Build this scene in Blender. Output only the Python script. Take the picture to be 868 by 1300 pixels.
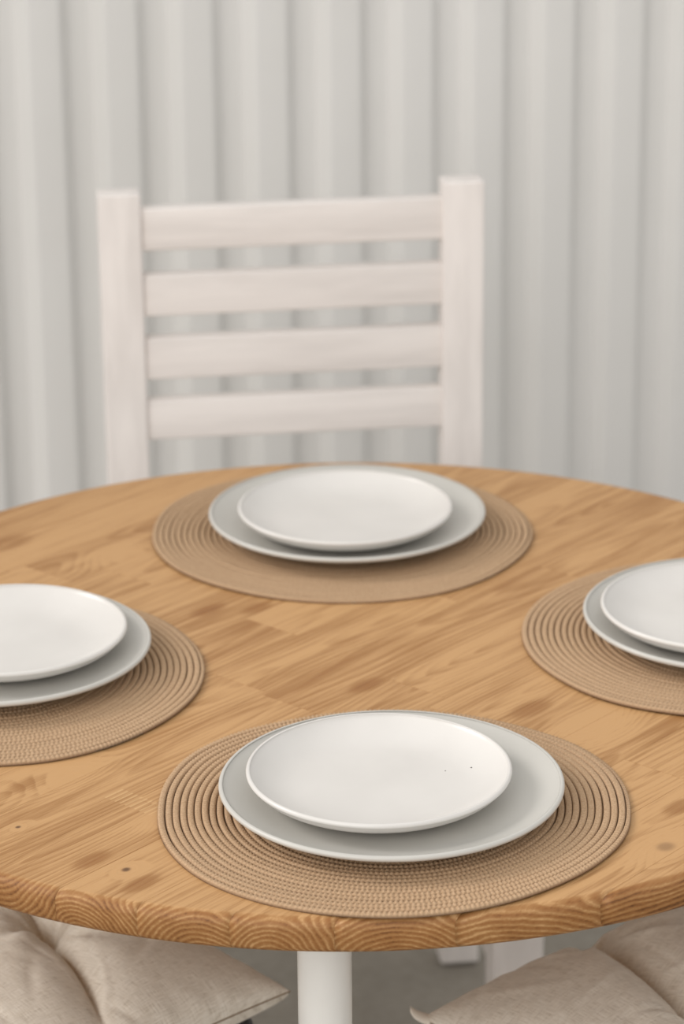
import bpy, math, random
import numpy as np
from mathutils import Vector, Matrix

# ------------------------------------------------------------------ scene, camera, light
for o in list(bpy.data.objects):
    bpy.data.objects.remove(o)
scene = bpy.context.scene
COL = scene.collection
TT = 0.74                                   # table top height above the floor

W, H, F_PX = 868, 1300, 3772.36
PITCH, ROLL = math.radians(20.135), math.radians(-0.527)
fw = Vector((0, math.cos(PITCH), -math.sin(PITCH)))
r0 = Vector((1, 0, 0)); u0 = Vector((0, math.sin(PITCH), math.cos(PITCH)))
rt = r0 * math.cos(ROLL) + u0 * math.sin(ROLL)
up = u0 * math.cos(ROLL) - r0 * math.sin(ROLL)
cam_data = bpy.data.cameras.new('camera')
cam = bpy.data.objects.new('camera', cam_data)
COL.objects.link(cam)
M = Matrix((rt, up, -fw)).transposed().to_4x4()
M.translation = Vector((0, 0, TT + 1.0357))
cam.matrix_world = M
cam_data.sensor_fit = 'VERTICAL'
cam_data.sensor_height = 36.0
cam_data.sensor_width = 24.0
cam_data.lens = F_PX / H * 36.0
cam_data.dof.use_dof = True
cam_data.dof.focus_distance = 2.31
cam_data.dof.aperture_fstop = 6.3
cam_data.clip_start = 0.05
scene.camera = cam

world = bpy.data.worlds.new('world')
scene.world = world
world.use_nodes = True
bg = world.node_tree.nodes['Background']
bg.inputs[0].default_value = (0.985, 0.985, 0.975, 1)
bg.inputs[1].default_value = 0.80

def sun(name, frm, energy, angle, col):
    d = bpy.data.lights.new(name, 'SUN')
    d.energy = energy; d.angle = math.radians(angle); d.color = col
    o = bpy.data.objects.new(name, d)
    o.rotation_euler = Vector(frm).to_track_quat('Z', 'Y').to_euler()
    o.location = Vector(frm) * 3
    COL.objects.link(o)
sun('side_daylight', (-0.92, 0.15, 0.66), 1.3, 22, (1.0, 0.965, 0.935))
sun('front_daylight', (-0.5, -1.0, 0.48), 1.15, 45, (1.0, 0.965, 0.93))

scene.view_settings.view_transform = 'Standard'
scene.view_settings.look = 'None'
scene.view_settings.gamma = 1
scene.view_settings.use_curve_mapping = False
scene.view_settings.exposure = 0.0

rng = random.Random(7)

# ------------------------------------------------------------------ helpers
def s2l(c):
    return tuple(((x / 255) / 12.92 if x / 255 <= .04045 else ((x / 255 + .055) / 1.055) ** 2.4) for x in c) + (1,)

class NT:
    """small node-tree writer"""
    def __init__(self, name, rough=0.5, spec=0.5):
        self.m = bpy.data.materials.new(name)
        self.m.use_nodes = True
        self.t = self.m.node_tree
        self.b = self.t.nodes['Principled BSDF']
        self.b.inputs['Roughness'].default_value = rough
        self.b.inputs['Specular IOR Level'].default_value = spec
    def n(self, typ, ins=None, **props):
        nd = self.t.nodes.new(typ)
        for k, v in props.items():
            setattr(nd, k, v)
        for k, v in (ins or {}).items():
            self.put(nd.inputs[k], v)
        return nd
    def put(self, sock, v):
        if isinstance(v, bpy.types.NodeSocket):
            self.t.links.new(v, sock)
        else:
            sock.default_value = v
    def math(self, op, a, b=0.0, c=0.0, clamp=False):
        nd = self.t.nodes.new('ShaderNodeMath'); nd.operation = op; nd.use_clamp = clamp
        self.put(nd.inputs[0], a); self.put(nd.inputs[1], b); self.put(nd.inputs[2], c)
        return nd.outputs[0]
    def mix(self, f, a, b, mode='MIX'):
        nd = self.t.nodes.new('ShaderNodeMix'); nd.data_type = 'RGBA'; nd.blend_type = mode
        self.put(nd.inputs[0], f); self.put(nd.inputs[6], a); self.put(nd.inputs[7], b)
        return nd.outputs[2]
    def ramp(self, f, stops):
        nd = self.t.nodes.new('ShaderNodeValToRGB')
        el = nd.color_ramp.elements
        while len(el) < len(stops):
            el.new(0.5)
        for e, (p, c) in zip(el, stops):
            e.position = p; e.color = c if len(c) == 4 else tuple(c) + (1,)
        self.put(nd.inputs[0], f)
        return nd.outputs[0]
    def vec(self, v, scale):
        nd = self.t.nodes.new('ShaderNodeVectorMath'); nd.operation = 'MULTIPLY'
        self.put(nd.inputs[0], v); self.put(nd.inputs[1], scale)
        return nd.outputs[0]
    def noise(self, v, scale=1.0, detail=2.0, rough=0.5):
        nd = self.n('ShaderNodeTexNoise', {'Vector': v, 'Scale': scale, 'Detail': detail, 'Roughness': rough})
        return nd.outputs['Fac']
    def bump(self, h, strength, dist, normal=None):
        nd = self.n('ShaderNodeBump', {'Height': h, 'Strength': strength, 'Distance': dist})
        if normal is not None:
            self.put(nd.inputs['Normal'], normal)
        return nd.outputs[0]
    def base(self, c): self.put(self.b.inputs['Base Color'], c)
    def normal(self, c): self.put(self.b.inputs['Normal'], c)
    def co(self): return self.n('ShaderNodeTexCoord').outputs['Object']

def mesh_np(name, V, Fq, mat, smooth=True, uv=None):
    V = np.asarray(V, np.float32); Fq = np.asarray(Fq, np.int32)
    me = bpy.data.meshes.new(name)
    n = Fq.shape[1]
    me.vertices.add(len(V)); me.vertices.foreach_set('co', V.ravel())
    me.loops.add(Fq.size); me.loops.foreach_set('vertex_index', Fq.ravel())
    me.polygons.add(len(Fq))
    me.polygons.foreach_set('loop_start', np.arange(0, Fq.size, n, dtype=np.int32))
    me.polygons.foreach_set('use_smooth', np.full(len(Fq), smooth))
    me.update(calc_edges=True); me.validate()
    me.materials.append(mat)
    return me

def mesh_py(name, V, Fs, mat, smooth=False):
    me = bpy.data.meshes.new(name)
    me.from_pydata([tuple(v) for v in V], [], Fs)
    me.update()
    for p in me.polygons: p.use_smooth = smooth
    me.materials.append(mat)
    return me

def obj(name, me, parent=None, loc=(0, 0, 0), rz=0.0):
    o = bpy.data.objects.new(name, me)
    o.location = loc; o.rotation_euler = (0, 0, rz)
    COL.objects.link(o)
    if parent: o.parent = parent
    return o

def tag(o, label, cat, group=None):
    o['label'] = label; o['category'] = cat
    if group: o['group'] = group
    return o

def bevel(o, w, seg=3):
    b = o.modifiers.new('bevel', 'BEVEL'); b.width = w; b.segments = seg; b.limit_method = 'ANGLE'
    b.angle_limit = math.radians(40)
    for p in o.data.polygons: p.use_smooth = True
    return o

def box(name, lo, hi, mat, parent=None, bev=0.003, top_in=(0, 0)):
    x0, y0, z0 = lo; x1, y1, z1 = hi
    a, b = top_in
    V = [(x0, y0, z0), (x1, y0, z0), (x1, y1, z0), (x0, y1, z0),
         (x0 + a, y0 + b, z1), (x1 - a, y0 + b, z1), (x1 - a, y1 - b, z1), (x0 + a, y1 - b, z1)]
    Fs = [(0, 3, 2, 1), (4, 5, 6, 7), (0, 1, 5, 4), (1, 2, 6, 5), (2, 3, 7, 6), (3, 0, 4, 7)]
    o = obj(name, mesh_py(name, V, Fs, mat), parent)
    if bev: bevel(o, bev)
    return o

def catmull(P, k=6):
    P = [np.array(p, float) for p in P]
    out = []
    for i in range(len(P) - 1):
        p0 = P[max(i - 1, 0)]; p1 = P[i]; p2 = P[i + 1]; p3 = P[min(i + 2, len(P) - 1)]
        for j in range(k):
            t = j / k
            out.append(.5 * (2 * p1 + (p2 - p0) * t + (2 * p0 - 5 * p1 + 4 * p2 - p3) * t * t + (3 * p1 - p0 - 3 * p2 + p3) * t ** 3))
    out.append(P[-1])
    return np.array(out)

def lathe(name, prof, mat, n=96, wob=None):
    prof = np.asarray(prof, float)
    m = len(prof)
    th = np.linspace(0, 2 * np.pi, n, endpoint=False)
    r = np.maximum(prof[:, 0], 1e-5)
    rr = r[:, None] * np.ones(n)[None]
    if wob: rr = rr * (1 + wob * np.sin(2 * th + 1.1)[None])
    V = np.stack([rr * np.cos(th), rr * np.sin(th), np.repeat(prof[:, 1][:, None], n, 1)], -1).reshape(-1, 3)
    i = np.arange(m - 1)[:, None]; j = np.arange(n)[None]
    j2 = (j + 1) % n
    Fq = np.stack([i * n + j, (i + 1) * n + j, (i + 1) * n + j2, i * n + j2], -1).reshape(-1, 4)
    return mesh_np(name, V, Fq, mat)

# ------------------------------------------------------------------ materials
def mat_wall():
    t = NT('painted_sheet_metal', 0.42, 0.4)
    co = t.co()
    n = t.noise(t.vec(co, (3, 3, 0.6)), 1.0, 3)
    t.base(t.ramp(n, [(0.3, s2l((220, 218, 214))), (0.7, s2l((227, 225, 222)))]))
    t.normal(t.bump(t.noise(co, 9, 2), 0.15, 0.01))
    return t.m

def mat_floor():
    t = NT('grey_concrete', 0.7, 0.3)
    co = t.co()
    n = t.noise(co, 2.5, 5, 0.6); n2 = t.noise(co, 60, 4, 0.6)
    c = t.ramp(n, [(0.3, s2l((134, 127, 116))), (0.7, s2l((148, 141, 130)))])
    t.base(t.mix(0.2, c, t.ramp(n2, [(0.35, s2l((104, 98, 90))), (0.65, s2l((160, 154, 144)))])))
    t.normal(t.bump(n2, 0.3, 0.002))
    return t.m

def mat_ceramic(name, c, rough):
    t = NT(name, rough, 0.5)
    co = t.co()
    n = t.noise(co, 14, 3)
    a = s2l(c); b = s2l([x - 5 for x in c])
    t.base(t.ramp(n, [(0.35, b), (0.65, a)]))
    t.normal(t.bump(t.noise(co, 25, 2), 0.05, 0.002))
    return t.m

def mat_paint(name, c, axis_scale=(6, 6, 60), rough=0.55):
    t = NT(name, rough, 0.35)
    co = t.co()
    n = t.noise(t.vec(co, axis_scale), 1.0, 4, 0.6)
    k = t.noise(co, 7, 1)
    a = s2l(c); b = s2l([x - 11 for x in c])
    col = t.ramp(n, [(0.35, b), (0.6, a)])
    knot = t.math('GREATER_THAN', k, 0.76)
    t.base(t.mix(t.math('MULTIPLY', knot, 0.4), col, s2l([x - 34 for x in c])))
    t.normal(t.bump(n, 0.2, 0.002))
    return t.m

def mat_plain(name, c, rough=0.5, spec=0.5):
    t = NT(name, rough, spec)
    co = t.co()
    t.base(t.ramp(t.noise(co, 30, 3), [(0.3, s2l([max(0, x - 4) for x in c])), (0.7, s2l(c))]))
    return t.m

def mat_linen():
    t = NT('beige_linen', 0.92, 0.15)
    uv = t.n('ShaderNodeUVMap').outputs[0]
    w1 = t.noise(t.vec(uv, (1500, 70, 1)), 1.0, 3, 0.6)       # long slubby threads one way
    w2 = t.noise(t.vec(uv, (70, 1500, 1)), 1.0, 3, 0.6)       # and the other
    f = t.math('ADD', t.math('MULTIPLY', w1, 0.5), t.math('MULTIPLY', w2, 0.5))
    big = t.noise(t.vec(uv, (7, 7, 1)), 1.0, 3)
    c = t.ramp(f, [(0.34, s2l((176, 162, 143))), (0.5, s2l((226, 217, 203))), (0.64, s2l((244, 238, 228)))])
    t.base(t.mix(t.math('MULTIPLY', big, 0.25), c, s2l((214, 200, 183))))
    nb = t.bump(f, 0.5, 0.0012)
    t.normal(nb)
    t.put(t.b.inputs['Sheen Weight'], 0.15)
    return t.m

def mat_mat():
    t = NT('woven_paper_cord', 0.75, 0.25)
    co = t.co()
    fine = t.noise(co, 900, 3, 0.7)
    mid = t.noise(co, 22, 3, 0.6)
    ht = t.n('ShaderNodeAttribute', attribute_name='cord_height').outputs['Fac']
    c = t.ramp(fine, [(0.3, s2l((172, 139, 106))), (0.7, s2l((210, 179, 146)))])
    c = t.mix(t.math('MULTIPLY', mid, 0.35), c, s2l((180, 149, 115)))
    # shade between the coils is painted in: dark brown low down, fading upward
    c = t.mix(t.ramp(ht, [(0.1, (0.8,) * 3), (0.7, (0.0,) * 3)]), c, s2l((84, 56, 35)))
    # a few reddish rubbed spots
    sp = t.noise(co, 34, 1)
    t.base(t.mix(t.math('MULTIPLY', t.math('GREATER_THAN', sp, 0.785), 0.35), c, s2l((160, 104, 72))))
    t.normal(t.bump(fine, 0.35, 0.0008))
    return t.m

KNOTS = [  # x, y about the table centre, radius, strength, dark core, long patch
    (-0.1727, -0.4313, .0035, .9, 1), (-0.2625, -0.3563, .0022, .9, 1), (0.2424, -0.401, .0075, .45, 1),
    (0.2061, -0.1789, .010, .25, 0), (-0.2355, -0.2581, .009, .25, 0), (-0.225, 0.25, .010, .3, 0),
    (-0.152, -0.345, .004, .3, 0),
]
PATCH = [(-0.13, 0.0947, .013), (0.0145, -0.083, .013), (0.1556, -0.1369, .016), (-0.3353, 0.2758, .02),
         (-0.16, -0.455, .012), (-0.26, -0.275, .016), (-0.085, 0.10, .012), (-0.20, -0.415, .012), (0.26, -0.33, .012)]
GRAIN = math.radians(49)

def mat_wood():
    t = NT('oiled_pine', 0.5, 0.35)
    co = t.co()                                              # about the table centre
    at = t.n('ShaderNodeAttribute', attribute_name='stave').outputs['Vector']   # along, across, up about each stave's pith
    tone = t.n('ShaderNodeAttribute', attribute_name='tone').outputs['Fac']
    sx = t.n('ShaderNodeSeparateXYZ', {0: co})
    X, Y = sx.outputs[0], sx.outputs[1]
    sa = t.n('ShaderNodeSeparateXYZ', {0: at})
    U, V, Z = sa.outputs
    # slow wander of the pith along the stave -> cathedrals on the flat face, arcs on the end grain
    wander = t.n('ShaderNodeTexNoise', {'Vector': t.vec(at, (1.9, 3.5, 3.5)), 'Scale': 1.0, 'Detail': 1.5})
    sw = t.n('ShaderNodeSeparateXYZ', {0: wander.outputs['Color']})
    v = t.math('ADD', V, t.math('MULTIPLY', t.math('SUBTRACT', sw.outputs[0], .5), .05))
    z = t.math('ADD', Z, t.math('MULTIPLY', t.math('SUBTRACT', sw.outputs[1], .5), .075))
    r = t.math('SQRT', t.math('ADD', t.math('MULTIPLY', v, v), t.math('MULTIPLY', z, z)))
    cg, sg = math.cos(GRAIN), math.sin(GRAIN)
    def local(kx, ky, su, sv):
        dx = t.math('SUBTRACT', X, kx); dy = t.math('SUBTRACT', Y, ky)
        a = t.math('ADD', t.math('MULTIPLY', dx, cg / su), t.math('MULTIPLY', dy, sg / su))
        b = t.math('ADD', t.math('MULTIPLY', dx, -sg / sv), t.math('MULTIPLY', dy, cg / sv))
        return t.math('ADD', t.math('MULTIPLY', a, a), t.math('MULTIPLY', b, b))
    core = None; halo = None
    for kx, ky, rad, st, dark in KNOTS:
        d2 = local(kx, ky, rad * 4.5, rad * 2.6)
        g = t.math('EXPONENT', t.math('MULTIPLY', d2, -1.0))
        r = t.math('ADD', r, t.math('MULTIPLY', g, rad * 1.7 + .004))
        halo = t.math('MULTIPLY', g, .55) if halo is None else t.math('ADD', halo, t.math('MULTIPLY', g, .55))
        e = t.math('EXPONENT', t.math('MULTIPLY', t.math('POWER', local(kx, ky, rad * 1.1, rad * .9), 2.0), -1.0))
        e = t.math('MULTIPLY', e, st if dark else 0.0)
        core = e if core is None else t.math('ADD', core, e)
    patch = None
    for kx, ky, rad in PATCH:
        e = t.math('EXPONENT', t.math('MULTIPLY', t.math('POWER', local(kx, ky, rad * 1.5, rad * .75), 2.0), -1.0))
        patch = e if patch is None else t.math('ADD', patch, e)
    jit = t.noise(t.vec(at, (6, 60, 60)), 1.0, 2)
    ph = t.math('ADD', t.math('MULTIPLY', r, 1 / .0043), t.math('MULTIPLY', jit, 1.1))
    saw = t.math('FRACT', ph)
    ring = t.ramp(saw, [(0.0, (0.05,) * 3), (0.4, (0.35,) * 3), (0.78, (1.0,) * 3), (0.9, (0.8,) * 3), (1.0, (0.05,) * 3)])
    fib = t.noise(t.vec(at, (14, 520, 520)), 1.0, 4, 0.7)
    fib2 = t.noise(t.vec(at, (3, 70, 70)), 1.0, 3, 0.6)
    cloud = t.noise(t.vec(at, (5, 16, 16)), 1.0, 3, 0.6)
    rad_ = t.math('SQRT', t.math('ADD', t.math('MULTIPLY', X, X), t.math('MULTIPLY', Y, Y)))
    rim = t.math('MULTIPLY', t.math('SUBTRACT', rad_, .5085), 1 / .005, clamp=True)       # end grain drinks more oil
    ring_rim = t.ramp(saw, [(0.0, (.3,) * 3), (0.22, (0.0,) * 3), (0.6, (.8,) * 3), (0.85, (.9,) * 3), (1.0, (.3,) * 3)])
    ring = t.mix(rim, ring, ring_rim)
    amt = t.math('ADD', t.math('MULTIPLY', ring, t.math('ADD', .19, t.math('MULTIPLY', rim, .38))),
                 t.math('MULTIPLY', t.math('SUBTRACT', fib, .5), .75))
    amt = t.math('ADD', amt, t.math('MULTIPLY', t.math('SUBTRACT', fib2, .5), .7))
    amt = t.math('ADD', amt, t.math('MULTIPLY', t.math('SUBTRACT', cloud, .5), .5))
    amt = t.math('ADD', amt, t.math('MULTIPLY', tone, .10))
    amt = t.math('ADD', amt, t.math('MULTIPLY', rim, .20))
    amt = t.math('ADD', amt, t.math('MULTIPLY', patch, .34))
    amt = t.math('SUBTRACT', amt, t.math('MULTIPLY', halo, .7))
    c = t.ramp(amt, [(0.0, s2l((199, 155, 106))), (0.3, s2l((167, 122, 75))), (0.62, s2l((152, 103, 57))), (1.0, s2l((102, 63, 32)))])
    # one finger joint shows as a row of pale dashes across its stave
    dx = t.math('SUBTRACT', X, -.1735); dy = t.math('SUBTRACT', Y, -.312)
    fa = t.math('ADD', t.math('MULTIPLY', dx, cg), t.math('MULTIPLY', dy, sg))
    fb = t.math('ADD', t.math('MULTIPLY', dx, -sg), t.math('MULTIPLY', dy, cg))
    box_ = t.math('MULTIPLY', t.math('LESS_THAN', t.math('ABSOLUTE', fa), .010), t.math('LESS_THAN', t.math('ABSOLUTE', fb), .026))
    dash = t.math('MULTIPLY', box_, t.math('GREATER_THAN', t.math('SINE', t.math('MULTIPLY', fb, 1150.0)), .45))
    c = t.mix(t.math('MULTIPLY', dash, .5), c, s2l((222, 184, 134)))
    c = t.mix(core, c, s2l((92, 62, 40)))
    t.base(c)
    t.put(t.b.inputs['Roughness'], t.math('ADD', .42, t.math('MULTIPLY', fib, .22)))
    t.normal(t.bump(t.math('ADD', t.math('MULTIPLY', ring, .4), fib), 0.22, 0.0012))
    return t.m

M_WALL, M_FLOOR = mat_wall(), mat_floor()
M_WHITE = mat_ceramic('white_glaze', (222, 218, 213), 0.27)
M_GREY = mat_ceramic('pale_grey_glaze', (201, 198, 191), 0.34)
M_CHAIR = mat_paint('white_painted_wood', (236, 229, 224), (40, 40, 6))
M_SLAT = mat_paint('white_painted_slat_wood', (236, 229, 224), (5, 40, 50))
M_LEG = mat_plain('white_lacquered_metal', (236, 234, 229), 0.22, 0.5)
M_LINEN, M_CORD, M_WOOD = mat_linen(), mat_mat(), mat_wood()
M_BLACK = mat_plain('black_seat', (26, 24, 23), 0.5)
M_DARKWOOD = mat_plain('black_stained_wood', (32, 28, 26), 0.55)
M_SEAM = mat_plain('linen_seam_thread', (150, 132, 112), 0.9, 0.1)
M_SPECK = mat_plain('dark_speck', (60, 52, 46), 0.6)
M_RUBBER = mat_plain('grey_rubber', (90, 88, 86), 0.8)

# ------------------------------------------------------------------ setting
FX0, FX1, FY0, FY1 = -3.2, 3.6, -1.2, 6.0
WYAW = math.radians(16.1)
floor = box('floor', (FX0, FY0, -0.05), (FX1, FY1, 0.0), M_FLOOR, bev=0)
floor['kind'] = 'structure'

def build_wall():
    # trapezoidal sheet: crest, slope facing right, valley, slope facing left; 100 mm per rib
    D = 0.018
    pat = [(-.0400, 0), (-.0070, 0), (.0070, D), (.0360, D), (.0520, 0)]
    n0, n1 = -24, 26
    pts = []
    for k in range(n0, n1):
        for x, d in pat[:-1]:
            pts.append((k * .1 + x, d))
        pts.append((k * .1 + .052, 0))
    # bend radius: two points at each corner
    fine = []
    for i, p in enumerate(pts):
        if 0 < i < len(pts) - 1:
            a, b = np.array(pts[i - 1]), np.array(pts[i + 1]); q = np.array(p)
            da = (a - q) / np.linalg.norm(a - q); db = (b - q) / np.linalg.norm(b - q)
            fine += [tuple(q + da * .0022), tuple(q + (da + db) * .0005), tuple(q + db * .0022)]
        else:
            fine.append(p)
    V, Fs = [], []
    n = len(fine)
    zs = [0.0, 0.9, 1.8, 2.7]
    for back in (0, 1):
        for z in zs:
            V += [(x, d + back * .0012, z) for x, d in fine]
    for b in (0, 1):
        for zi in range(len(zs) - 1):
            o = (b * len(zs) + zi) * n
            for i in range(n - 1):
                f = (o + i, o + i + 1, o + n + i + 1, o + n + i)
                Fs.append(f if b == 0 else f[::-1])
    me = mesh_py('wall_back', V, Fs, M_WALL, True)
    o = obj('wall_back', me, None, (.0358, 3.890, 0), WYAW)
    o['kind'] = 'structure'
build_wall()

# ------------------------------------------------------------------ table
TCX, TCY, TR, TH = 0.0054, 2.4676, 0.5165, 0.030
table = bpy.data.objects.new('round_table', None)
table.location = (TCX, TCY, 0)
COL.objects.link(table)
tag(table, 'round oiled pine dining table of glued boards on white metal legs', 'table')

cg, sg = math.cos(GRAIN), math.sin(GRAIN)
# rim profile: (inset from outer radius, z)
RIM = []
for k in range(5):
    a = k / 4 * math.pi / 2
    RIM.append((.0085 * (1 - math.sin(a)), -.0085 * (1 - math.cos(a))))
for k in range(1, 5):
    a = k / 4 * math.pi / 2
    RIM.append((.0095 * (1 - math.cos(a)), -TH + .0095 * (1 - math.sin(a))))

def add_board(v0, v1, ucut0, ucut1, seed):
    """one stave between across-lines v0..v1; ucut None = runs to the rim on that side"""
    rr = random.Random(seed)
    g = .00004                                        # hairline glue joint, with the edge eased below
    levels = []
    for j, (ins, z) in enumerate(RIM):
        R = TR - ins
        e = g if j > 0 else g + .00012
        a0, a1 = v0 + e, v1 - e
        P = []
        if v1 >= TR - .02 or v0 <= -TR + .02:
            s = 1 if v1 > 0 else -1
            vv = a0 if s > 0 else a1
            b0 = math.asin(max(-1, min(1, vv / R)))
            N = 44
            for i in range(N + 1):
                t = b0 + (math.pi * s - 2 * b0) * i / N if s > 0 else -(abs(b0) + (math.pi - 2 * abs(b0)) * i / N)
                P.append((R * math.cos(t), R * math.sin(t)))
            if s < 0: P = P[::-1]
        else:
            N = 12
            b0, b1 = math.asin(a0 / R), math.asin(a1 / R)
            if ucut1 is None:
                P += [(R * math.cos(b0 + (b1 - b0) * i / N), R * math.sin(b0 + (b1 - b0) * i / N)) for i in range(N + 1)]
            else:
                P += [(ucut1 - e, a0), (ucut1 - e, a1)]
            if ucut0 is None:
                P += [(-R * math.cos(b1 + (b0 - b1) * i / N), R * math.sin(b1 + (b0 - b1) * i / N)) for i in range(N + 1)]
            else:
                P += [(ucut0 + e, a1), (ucut0 + e, a0)]
        levels.append([(u, v, TT + z) for u, v in P])
    n = len(levels[0])
    V, S = [], []
    off = (rr.uniform(0, 40), rr.uniform(-.024, .024), rr.uniform(.026, .044))
    vm = (v0 + v1) / 2
    flip = rr.random() < .18
    if v0 <= -TR + .02: off = (off[0], .01, .16); flip = False      # quarter-sawn edge stave: long straight lines
    for L in levels:
        for u, v, z in L:
            V.append((u * cg - v * sg, u * sg + v * cg, z))
            zz = z - TT
            S.append((u + off[0], v - vm + off[1], (zz + off[2]) if not flip else (zz - .012)))
    Fs = []
    for k in range(len(levels) - 1):
        for i in range(n):
            j = (i + 1) % n
            Fs.append(((k + 1) * n + i, (k + 1) * n + j, k * n + j, k * n + i))
    Fs.append(tuple(range(n)))
    Fs.append(tuple((len(levels) - 1) * n + i for i in reversed(range(n))))
    me = mesh_py('board', V, Fs, M_WOOD, False)
    # smooth only the rounded rim faces
    for p in me.polygons[:-2]:
        c = p.center
        if math.hypot(c.x, c.y) > TR - .0125: p.use_smooth = True
    a = me.attributes.new('stave', 'FLOAT_VECTOR', 'POINT')
    a.data.foreach_set('vector', np.array(S, np.float32).ravel())
    b = me.attributes.new('tone', 'FLOAT', 'POINT')
    b.data.foreach_set('value', np.full(len(V), 1.6 if v0 <= -TR + .02 else rr.uniform(-1, 1), np.float32))
    o = obj('board', me, table)

BW = 0.064
edges = [-TR] + [-.456 + BW * k for k in range(15)] + [TR]
sd = 100
for i in range(len(edges) - 1):
    v0, v1 = edges[i], edges[i + 1]
    if i in (0, len(edges) - 2):
        add_board(v0, v1, None, None, sd); sd += 1; continue
    half = math.sqrt(max(TR ** 2 - max(abs(v0), abs(v1)) ** 2, 0))
    cuts = []
    u = -half + rng.uniform(.12, .4)
    while u < half - .12:
        cuts.append(u); u += rng.uniform(.26, .5)
    ends = [None] + cuts + [None]
    for a, b in zip(ends[:-1], ends[1:]):
        add_board(v0, v1, a, b, sd); sd += 1

def pipe_profile(r, h):
    return [(0, 0), (r * 1.0, 0), (r * 1.0, .002), (r, .004), (r, h - .004), (r, h)]
leg_me = lathe('leg', [(0, .006), (.0213, .006), (.0217, .008), (.0217, .3), (.0217, TT - TH - .006)], M_LEG, 64)
foot_me = lathe('foot_pad', [(0, 0), (.018, 0), (.0195, .002), (.0195, .0065), (0, .0065)], M_RUBBER, 32)
plate_me = lathe('mounting_plate', [(0, TT - TH - .007), (.045, TT - TH - .007), (.046, TT - TH - .005), (.046, TT - TH), (0, TT - TH)], M_LEG, 32)
for lx, ly in ((-.0172 , 2.098), (.372, 2.665), (-.372, 2.665)):
    l = obj('leg', leg_me, table, (lx - TCX, ly - TCY, 0))
    obj('foot_pad', foot_me, l); obj('mounting_plate', plate_me, l)

# ------------------------------------------------------------------ placemats
def coil_mesh(warp, per, seed):
    """spiral of plaited cord, outline eased by warp(theta) metres at the edge"""
    PITCH_, TURNS, RO = .0059, 32.25, .1928
    st = .0040                                     # stitch length
    th_list = [0.6]
    th_max = TURNS * 2 * math.pi
    k = RO / th_max
    th = []
    # equal arc length sampling: s = k th^2 / 2
    smax = k * th_max ** 2 / 2
    N = int(smax / st * per)
    s = np.linspace(k * 2.0, smax, N)
    th = np.sqrt(2 * s / k)
    rc = k * th - PITCH_ / 2                        # centre line
    T = np.array([-.5, -.39, -.22, 0, .22, .39, .5])
    H0 = np.array([.0006, .0030, .0036, .0036, .0036, .0030, .0006])
    rs = np.random.RandomState(seed)
    # plait: the stitch phase leans opposite ways on the two halves of the cord
    ph = 2 * np.pi * s[:, None] / st + np.abs(T)[None] * 5.0
    amp = np.array([0, .45, .75, .25, .75, .45, 0]) * .0012
    hmod = amp[None] * np.sin(ph)
    lowf = np.interp(s, np.linspace(0, smax, 400), rs.uniform(-1, 1, 400)) * .00035
    tail = np.clip((th_max - th) / (.45 * 2 * math.pi), 0, 1) ** .8      # the cord's end is thinned and tucked in
    tail = np.maximum(tail, .02)
    z = (H0[None] + hmod + lowf[:, None]) * (.35 + .65 * tail[:, None])
    rad = rc[:, None] - PITCH_ / 2 + (T[None] + .5) * PITCH_ * tail[:, None] + np.interp(s, np.linspace(0, smax, 260), rs.uniform(-1, 1, 260))[:, None] * .0003
    rad = np.maximum(rad, 0)
    wv = warp(th % (2 * np.pi))
    rad = rad * (1 + (wv[:, None] / RO) * np.clip(rad / RO, 0, 1))
    x = rad * np.cos(th)[:, None]; y = rad * np.sin(th)[:, None]
    # slight lift of the rim here and there
    lift = .0008 * (1 + np.sin(2 * th + seed)) * (rc / RO) ** 6
    z = z + lift[:, None]
    m = len(T)
    V = np.stack([x, y, z], -1)
    # underside
    Vb = V[:, [0, 6]].copy(); Vb[:, :, 2] = 0.0003 + lift[:, None]
    V = np.concatenate([V, Vb], 1)                 # 0..6 top, 7 inner bottom, 8 outer bottom
    mm = m + 2
    loop = [7, 0, 1, 2, 3, 4, 5, 6, 8]
    i = np.arange(N - 1)[:, None]
    a = np.array(loop)[None]; b = np.array(loop[1:] + loop[:1])[None]
    Fq = np.stack([i * mm + a, (i + 1) * mm + a, (i + 1) * mm + b, i * mm + b], -1).reshape(-1, 4)
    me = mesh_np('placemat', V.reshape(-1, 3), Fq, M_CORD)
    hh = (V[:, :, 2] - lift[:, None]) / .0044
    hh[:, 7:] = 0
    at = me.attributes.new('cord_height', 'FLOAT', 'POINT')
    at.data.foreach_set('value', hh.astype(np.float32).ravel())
    return me

def warp_from(pts):
    d = sorted((math.radians(a) % (2 * math.pi), v / 1000) for a, v in pts)
    A = np.array([q[0] for q in d]); B = np.array([q[1] for q in d]) * .7
    A3 = np.concatenate([A - 2 * np.pi, A, A + 2 * np.pi]); B3 = np.tile(B, 3)
    g = np.linspace(0, 2 * np.pi, 721)
    v = np.interp(g, A3, B3)
    ker = np.hanning(41); ker /= ker.sum()
    v = np.convolve(np.tile(v[:-1], 3), ker, 'same')[720:1440]
    v = np.append(v, v[0])
    return lambda t: np.interp(t, g, v)

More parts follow.
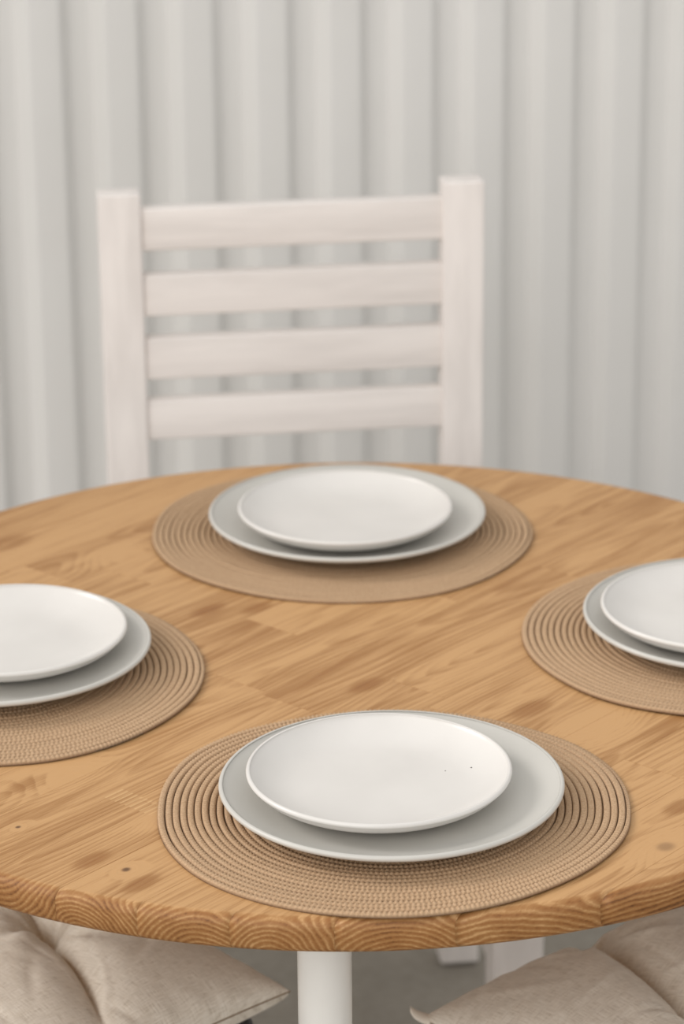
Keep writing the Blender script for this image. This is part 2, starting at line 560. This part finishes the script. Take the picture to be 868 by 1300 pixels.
MATS = [
    ('front', (.0373, 2.1407), [(-178, -4), (-157, 1), (-140, 4.6), (-122, 2.8), (-105, .3), (-72, -2.8), (-52, -5.2), (-32, -1.2), (-18, 2), (-2, 0), (17, 4.7), (36, 4.9), (53, -2), (90, -5), (115, -6.4), (132, -.2), (150, 3.5), (164, .1)], 5, .3,
     'round taupe woven cord placemat at the front edge of the table'),
    ('back', (-.0013, 2.764), [(-151, -1), (-122, -4.9), (-86, -.2), (-58, 3.2), (-28, -.5), (-5, 2), (39, -5), (90, -3), (153, 4), (176, -1.7)], 3, 2.0,
     'round taupe woven cord placemat at the far side, before the white chair'),
    ('left', (-.3099, 2.4103), [(-160, 0), (-120, 0), (-82, -1.6), (-69, 3.4), (-56, 2.8), (-38, -1.3), (-15, -1.2), (5, -2.8), (26, -2), (47, 5), (70, 2), (110, 0)], 4, 4.0,
     'round taupe woven cord placemat at the left of the table'),
    ('right', (.3493, 2.4879), [(-161, 0), (-147, .2), (-134, 3.3), (-124, 1.6), (-109, -4.2), (-60, 0), (0, 0), (60, 0), (100, 0), (144, 0), (163, -.8), (179, -1.5)], 4, 5.0,
     'round taupe woven cord placemat at the right, with an uneven left edge'),
]
for nm, c, wp, per, rot, label in MATS:
    me = coil_mesh(warp_from(wp), per, int(rot * 10))
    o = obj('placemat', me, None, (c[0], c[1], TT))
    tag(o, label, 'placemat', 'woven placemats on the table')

# ------------------------------------------------------------------ plates
def plate_profile(R, h, floor_z, foot, lip):
    """coupe plate: flat well, upturned curve, thick rounded lip"""
    top = catmull([(0, floor_z), (R * .35, floor_z), (R * .60, floor_z + .0004), (R * .74, floor_z + (h - floor_z) * .16),
                   (R * .86, floor_z + (h - floor_z) * .45), (R * .95, floor_z + (h - floor_z) * .80), (R - lip * .62, h - .0006)], 6)
    a = np.linspace(math.radians(125), math.radians(-50), 12)
    c = (R - lip * .5, h - lip * .5)
    lipc = np.stack([c[0] + lip * .5 * np.cos(a), c[1] + lip * .5 * np.sin(a)], -1)
    under = catmull([lipc[-1] + np.array((-.0006, -.0006)), (R * .93, floor_z + (h - floor_z) * .40), (R * .84, floor_z + (h - floor_z) * .10), (R * .72, floor_z - .0032),
                     (foot + .004, .0022), (foot + .001, .0006)], 5)
    ft = np.array([(foot, 0), (foot - .003, 0), (foot - .0045, .0014), (foot - .01, .0022), (0, .0024)])
    return np.concatenate([top, lipc, under, ft])
big_me = lathe('dinner_plate', plate_profile(.1369, .0206, .0066, .083, .0046), M_GREY, 160, .0012)
sml_me = lathe('side_plate', plate_profile(.1055, .0237, .0066, .060, .0043), M_WHITE, 160, .0015)
MZ = TT + .0056
PL = {'front': ((.0372, 2.1372), (.0274, 2.1406)), 'back': ((.005, 2.7617), (.0031, 2.7473)),
      'left': ((-.3068, 2.4305), (-.2971, 2.4387)), 'right': ((.3541, 2.4875), (.3375, 2.481))}
BL = {'front': 'large pale grey plate on the front placemat, nearest the camera',
      'back': 'large pale grey plate on the far placemat near the white chair',
      'left': 'large pale grey plate on the left placemat, cut by the frame',
      'right': 'large pale grey plate on the right placemat, cut by the frame'}
SL = {'front': 'small white plate with two tiny specks, nearest the camera',
      'back': 'small white plate stacked on the far grey plate before the chair',
      'left': 'small white plate stacked on the left grey plate',
      'right': 'small white plate stacked on the right grey plate'}
for i, k in enumerate(('front', 'back', 'left', 'right')):
    b, s = PL[k]
    ob = obj('dinner_plate', big_me, None, (b[0], b[1], MZ), .9 * i)
    tag(ob, BL[k], 'plate', 'large pale grey plates')
    os_ = obj('side_plate', sml_me, None, (s[0], s[1], MZ + .0069), .6 + 1.3 * i)
    tag(os_, SL[k], 'plate', 'small white plates')
    if k == 'front':
        rz = os_.rotation_euler.z
        for px, py, r in ((.0745, .026, .00085), (.0535, .026, .00055)):
            m = lathe('speck', [(0, .0003), (r * .7, .00022), (r, 0)], M_SPECK, 10)
            x = px * math.cos(-rz) - py * math.sin(-rz); y = px * math.sin(-rz) + py * math.cos(-rz)
            rad = math.hypot(px, py)
            prof = plate_profile(.1055, .0237, .0066, .060, .0043)[:37]
            zz = float(np.interp(rad, prof[:, 0], prof[:, 1]))
            sp = obj('speck', m, os_, (x, y, zz)); sp['label'] = 'tiny dark speck in the glaze'

# ------------------------------------------------------------------ far chair
chair = bpy.data.objects.new('ladder_back_chair', None)
CY = math.radians(7.0)
chair.location = (-.051, 3.200, 0); chair.rotation_euler = (0, 0, CY)
COL.objects.link(chair)
tag(chair, 'white painted wooden ladder-back chair with four slats behind the table', 'chair')
WH, PW, PD = .43 / 2, .047, .034
for s in (-1, 1):
    a, b = (-WH, -WH + PW) if s < 0 else (WH - PW, WH)
    box('back_post', (a, 0, 0.004), (b, PD, TT + .243), M_CHAIR, chair, .003)
SZ = [(.2245, .1765), (.1486, .1012), (.0756, .0274), (.0028, -.0439)]
for zt, zb in SZ:
    box('back_slat', (-WH + PW - .004, .006, TT + zb), (WH - PW + .004, .026, TT + zt), M_SLAT, chair, .0025)
SH = TT - .29
for s in (-1, 1):
    a, b = (-WH, -WH + .055) if s < 0 else (WH - .055, WH)
    box('front_leg', (a, -.405, 0.004), (b, -.355, SH - .02), M_CHAIR, chair, .003)
    x0 = s * (WH - .030)
    box('side_rail', (x0 - .010, -.36, SH - .075), (x0 + .010, .004, SH - .02), M_SLAT, chair, .002)
    box('stretcher', (x0 - .009, -.36, .16), (x0 + .009, .004, .195), M_SLAT, chair, .002)
box('front_rail', (-WH + .05, -.392, SH - .075), (WH - .05, -.372, SH - .02), M_SLAT, chair, .002)
box('rear_rail', (-WH + PW - .004, .006, SH - .075), (WH - PW + .004, .026, SH - .02), M_SLAT, chair, .002)
for k in range(5):
    w = .0855
    y0 = -.415 + k * (w - .0005)
    if k == 4:
        box('seat_slat', (-WH + PW + .002, y0 + .002, SH - .02), (WH - PW - .002, y0 + w - .008, SH), M_SLAT, chair, .003)
    else:
        box('seat_slat', (-WH - .005, y0 + .002, SH - .02), (WH + .005, y0 + w - .003, SH), M_SLAT, chair, .003)

# ------------------------------------------------------------------ cushions and the stools under them
def cushion_mesh(seed, tuft, creases, L=.38, th=.060):
    n = 170
    g = np.linspace(-1, 1, n + 1)
    g = np.sign(g) * (1 - (1 - np.abs(g)) ** 1.25)          # more rows by the seam
    A, B = np.meshgrid(g, g, indexing='ij')
    rs = np.random.RandomState(seed)
    # outline: sides drawn in between the sharp corners
    hx = L / 2 * (1 - .05 * (1 - B ** 2)); hy = L / 2 * (1 - .05 * (1 - A ** 2))
    X = A * hx; Y = B * hy
    ea, eb = 1 - np.abs(A) ** 2.2, 1 - np.abs(B) ** 2.2
    puff = (np.clip(ea, 0, 1) * np.clip(eb, 0, 1)) ** .44
    top = th * puff
    dent = np.zeros_like(X)
    tx, ty = tuft
    r = np.hypot(X - tx, Y - ty); a = np.arctan2(Y - ty, X - tx)
    dent += .020 * np.exp(-(r / .022) ** 1.4)
    p1, p2 = rs.uniform(0, 6, 2)
    wr = np.sin(7 * a + p1 + 14 * r) + .7 * np.sin(11 * a + p2 - r * 20)
    dent += .0030 * wr * np.exp(-(r / .075) ** 2) * np.clip(r / .018, 0, 1)
    # long fold pulled through the tuft
    P = np.array(creases); C = catmull(P, 12)
    d = np.full(X.shape, 9.0); t = np.zeros_like(X)
    for k in range(len(C) - 1):
        e = C[k + 1] - C[k]; l = np.hypot(*e); e = e / l
        q = np.clip((X - C[k][0]) * e[0] + (Y - C[k][1]) * e[1], 0, l)
        dk = np.hypot(X - C[k][0] - q * e[0], Y - C[k][1] - q * e[1])
        m = dk < d; d = np.where(m, dk, d); t = np.where(m, (k + q / l) / (len(C) - 1), t)
    fade = np.clip(np.minimum(t, 1 - t) * 5, 0, 1) ** .6
    dent += (.016 * np.exp(-(d / .0055)) + .017 * np.exp(-(d / .026) ** 2)) * fade
    # weaker fold across it
    ca = math.atan2(P[-1][1] - P[0][1], P[-1][0] - P[0][0]) + math.pi / 2
    u = (X - tx) * math.cos(ca) + (Y - ty) * math.sin(ca); v = -(X - tx) * math.sin(ca) + (Y - ty) * math.cos(ca)
    dent += .006 * np.exp(-(np.abs(v) / .012)) * np.exp(-(u / .07) ** 2)
    # loose lengthwise wrinkles
    wrk = np.zeros_like(X)
    for _ in range(46):
        cx, cy = rs.uniform(-.17, .17, 2); an = rs.uniform(0, math.pi); ln = rs.uniform(.018, .05); wd = rs.uniform(.003, .007)
        u = (X - cx) * math.cos(an) + (Y - cy) * math.sin(an) + 0; v = -(X - cx) * math.sin(an) + (Y - cy) * math.cos(an)
        v = v + u * u * rs.uniform(-6, 6)
        wrk += rs.choice([-1, 1]) * .0016 * np.exp(-(u / ln) ** 2 - (v / wd) ** 2)
    # pinch pleats near the seam
    pl = .0011 * np.sin(X * 190 + 3 * np.sin(Y * 31)) * np.exp(-((1 - np.abs(B)) / .12) ** 2) + \
         .0011 * np.sin(Y * 190 + 3 * np.sin(X * 31)) * np.exp(-((1 - np.abs(A)) / .12) ** 2)
    zt = top - dent * np.clip(puff, 0, 1) * 1.0 + (wrk + pl) * np.clip(puff * 1.6, 0, 1)
    zt = np.maximum(zt, .004 * puff)
    zb = -.030 * puff ** .5
    zt += .004; zb += .004
    N = n + 1
    V = np.concatenate([np.stack([X, Y, zt], -1).reshape(-1, 3), np.stack([X, Y, zb - .0004], -1).reshape(-1, 3)])
    i = np.arange(n)[:, None]; j = np.arange(n)[None]
    f = np.stack([i * N + j, (i + 1) * N + j, (i + 1) * N + j + 1, i * N + j + 1], -1).reshape(-1, 4)
    fb = f[:, ::-1] + N * N
    ring = [k * N for k in range(N)] + [n * N + k for k in range(1, N)] + [(n - k) * N + n for k in range(1, N)] + [n - k for k in range(1, n)]
    rg = np.array(ring); rg2 = np.roll(rg, -1)
    side = np.stack([rg, rg + N * N, rg2 + N * N, rg2], -1)
    Fq = np.concatenate([f, fb, side])
    me = mesh_np('cushion', V, Fq, M_LINEN)
    uvl = me.uv_layers.new(name='UVMap')
    uvs = np.concatenate([np.stack([X, Y], -1).reshape(-1, 2)] * 2) + .5
    idx = np.empty(len(me.loops), np.int32); me.loops.foreach_get('vertex_index', idx)
    uvl.data.foreach_set('uv', uvs[idx].astype(np.float32).ravel())
    rim = V[rg]
    return me, rim

def tube_mesh(name, P, r, mat, closed=True, n=6):
    P = np.asarray(P, float); m = len(P)
    T = np.roll(P, -1, 0) - np.roll(P, 1, 0); T /= np.linalg.norm(T, axis=1)[:, None] + 1e-9
    upv = np.array([0, 0, 1.0]); S = np.cross(T, upv); S /= np.linalg.norm(S, axis=1)[:, None] + 1e-9
    U = np.cross(S, T)
    a = np.linspace(0, 2 * np.pi, n, endpoint=False)
    V = P[:, None] + r * (np.cos(a)[None, :, None] * S[:, None] + np.sin(a)[None, :, None] * U[:, None])
    i = np.arange(m)[:, None]; j = np.arange(n)[None]; i2 = (i + 1) % m; j2 = (j + 1) % n
    Fq = np.stack([i * n + j, i * n + j2, i2 * n + j2, i2 * n + j], -1).reshape(-1, 4)
    return mesh_np(name, V.reshape(-1, 3), Fq, mat)

def rounded_square(L, r, k=8):
    P = []
    for cx, cy, a0 in ((1, 1, 0), (-1, 1, 90), (-1, -1, 180), (1, -1, 270)):
        for i in range(k + 1):
            a = math.radians(a0 + 90 * i / k)
            P.append((cx * (L / 2 - r) + r * math.cos(a), cy * (L / 2 - r) + r * math.sin(a)))
    return P

def stool(loc, rz, label):
    root = bpy.data.objects.new('stool', None); root.location = loc; root.rotation_euler = (0, 0, rz); COL.objects.link(root)
    tag(root, label, 'stool', 'stools under the cushions')
    zt = TT - .30
    V, Fs = [], []
    lv = [(-.004, zt), (0, zt - .003), (0, zt - .022), (-.005, zt - .027)]
    for ins, z in lv:
        V += [(x, y, z) for x, y in rounded_square(.352 + 2 * ins, .032 + ins)]
    n = len(V) // 4
    for k in range(3):
        for i in range(n):
            j = (i + 1) % n; Fs.append(((k + 1) * n + i, (k + 1) * n + j, k * n + j, k * n + i))
    Fs.append(tuple(range(n))); Fs.append(tuple(3 * n + i for i in reversed(range(n))))
    obj('seat', mesh_py('seat', V, Fs, M_BLACK), root)
    for sx in (-1, 1):
        for sy in (-1, 1):
            c0 = np.array((sx * .135, sy * .135)); c1 = np.array((sx * .115, sy * .115))
            V = []
            for c, w, z in ((c0, .012, 0), (c1, .016, zt - .027)):
                V += [(c[0] - w, c[1] - w, z), (c[0] + w, c[1] - w, z), (c[0] + w, c[1] + w, z), (c[0] - w, c[1] + w, z)]
            Fs = [(0, 3, 2, 1), (4, 5, 6, 7), (0, 1, 5, 4), (1, 2, 6, 5), (2, 3, 7, 6), (3, 0, 4, 7)]
            bevel(obj('leg', mesh_py('leg', V, Fs, M_DARKWOOD), root), .003)
    for s in (-1, 1):
        box('stretcher', (-.118, s * .129 - .008, .14), (.118, s * .129 + .008, .165), M_DARKWOOD, root, .002)
        box('stretcher', (s * .129 - .008, -.118, .18), (s * .129 + .008, .118, .205), M_DARKWOOD, root, .002)
    return root

CU = [((-.319, 2.327), math.radians(45), 3, 'beige linen tufted seat cushion under the left of the table, pointed tip', 'black square-seated stool carrying the left linen cushion', 0,
       (-.268, 2.378), [(-.345, 2.52), (-.305, 2.455), (-.268, 2.378), (-.228, 2.29), (-.20, 2.20)]),
      ((.333, 2.253), math.radians(40), 11, 'beige linen tufted seat cushion under the right of the table, with corner tab', 'black square-seated stool carrying the right linen cushion', 1,
       (.222, 2.375), [(.19, 2.44), (.222, 2.375), (.262, 2.28), (.30, 2.18), (.33, 2.09)])]
for (cx, cy), rz, sd_, lab, slab, tab, tuft, cre in CU:
    def loc2(p):
        x, y = p[0] - cx, p[1] - cy
        return (x * math.cos(rz) + y * math.sin(rz), -x * math.sin(rz) + y * math.cos(rz))
    stool((cx, cy, 0), rz, slab)
    me, rim = cushion_mesh(sd_, loc2(tuft), [loc2(p) for p in cre])
    root = obj('seat_cushion', me, None, (cx, cy, TT - .30 + .0268), rz)
    tag(root, lab, 'cushion', 'linen seat cushions')
    rim = rim.copy(); rim[:, 2] -= .0005
    s = obj('seam', tube_mesh('seam', rim, .0009, M_SEAM), root)
    s['label'] = 'stitched edge seam'
    if tab:
        # small folded tab at the corner that points to the table leg: local corner (-L/2, L/2)
        P = catmull([(-.180, .180, .002), (-.188, .188, .004), (-.195, .1935, .009), (-.1975, .1965, .014)], 6)
        Vs, Fs = [], []
        nn = 12
        for k, p in enumerate(P):
            t = k / (len(P) - 1); w = .0075 * (1 - .55 * t ** 3); hgt = .0042 * (1 - .5 * t ** 2)
            for a in range(nn):
                an = 2 * math.pi * a / nn
                Vs.append((p[0] + .707 * w * math.cos(an), p[1] + .707 * w * math.cos(an), p[2] + hgt * math.sin(an)))
        for k in range(len(P) - 1):
            for a in range(nn):
                b = (a + 1) % nn
                Fs.append((k * nn + a, k * nn + b, (k + 1) * nn + b, (k + 1) * nn + a))
        Fs.append(tuple(reversed(range(nn)))); Fs.append(tuple((len(P) - 1) * nn + a for a in range(nn)))
        o = obj('corner_tab', mesh_py('corner_tab', Vs, Fs, M_LINEN, True), root)
        o['label'] = 'folded fabric tab at the corner'
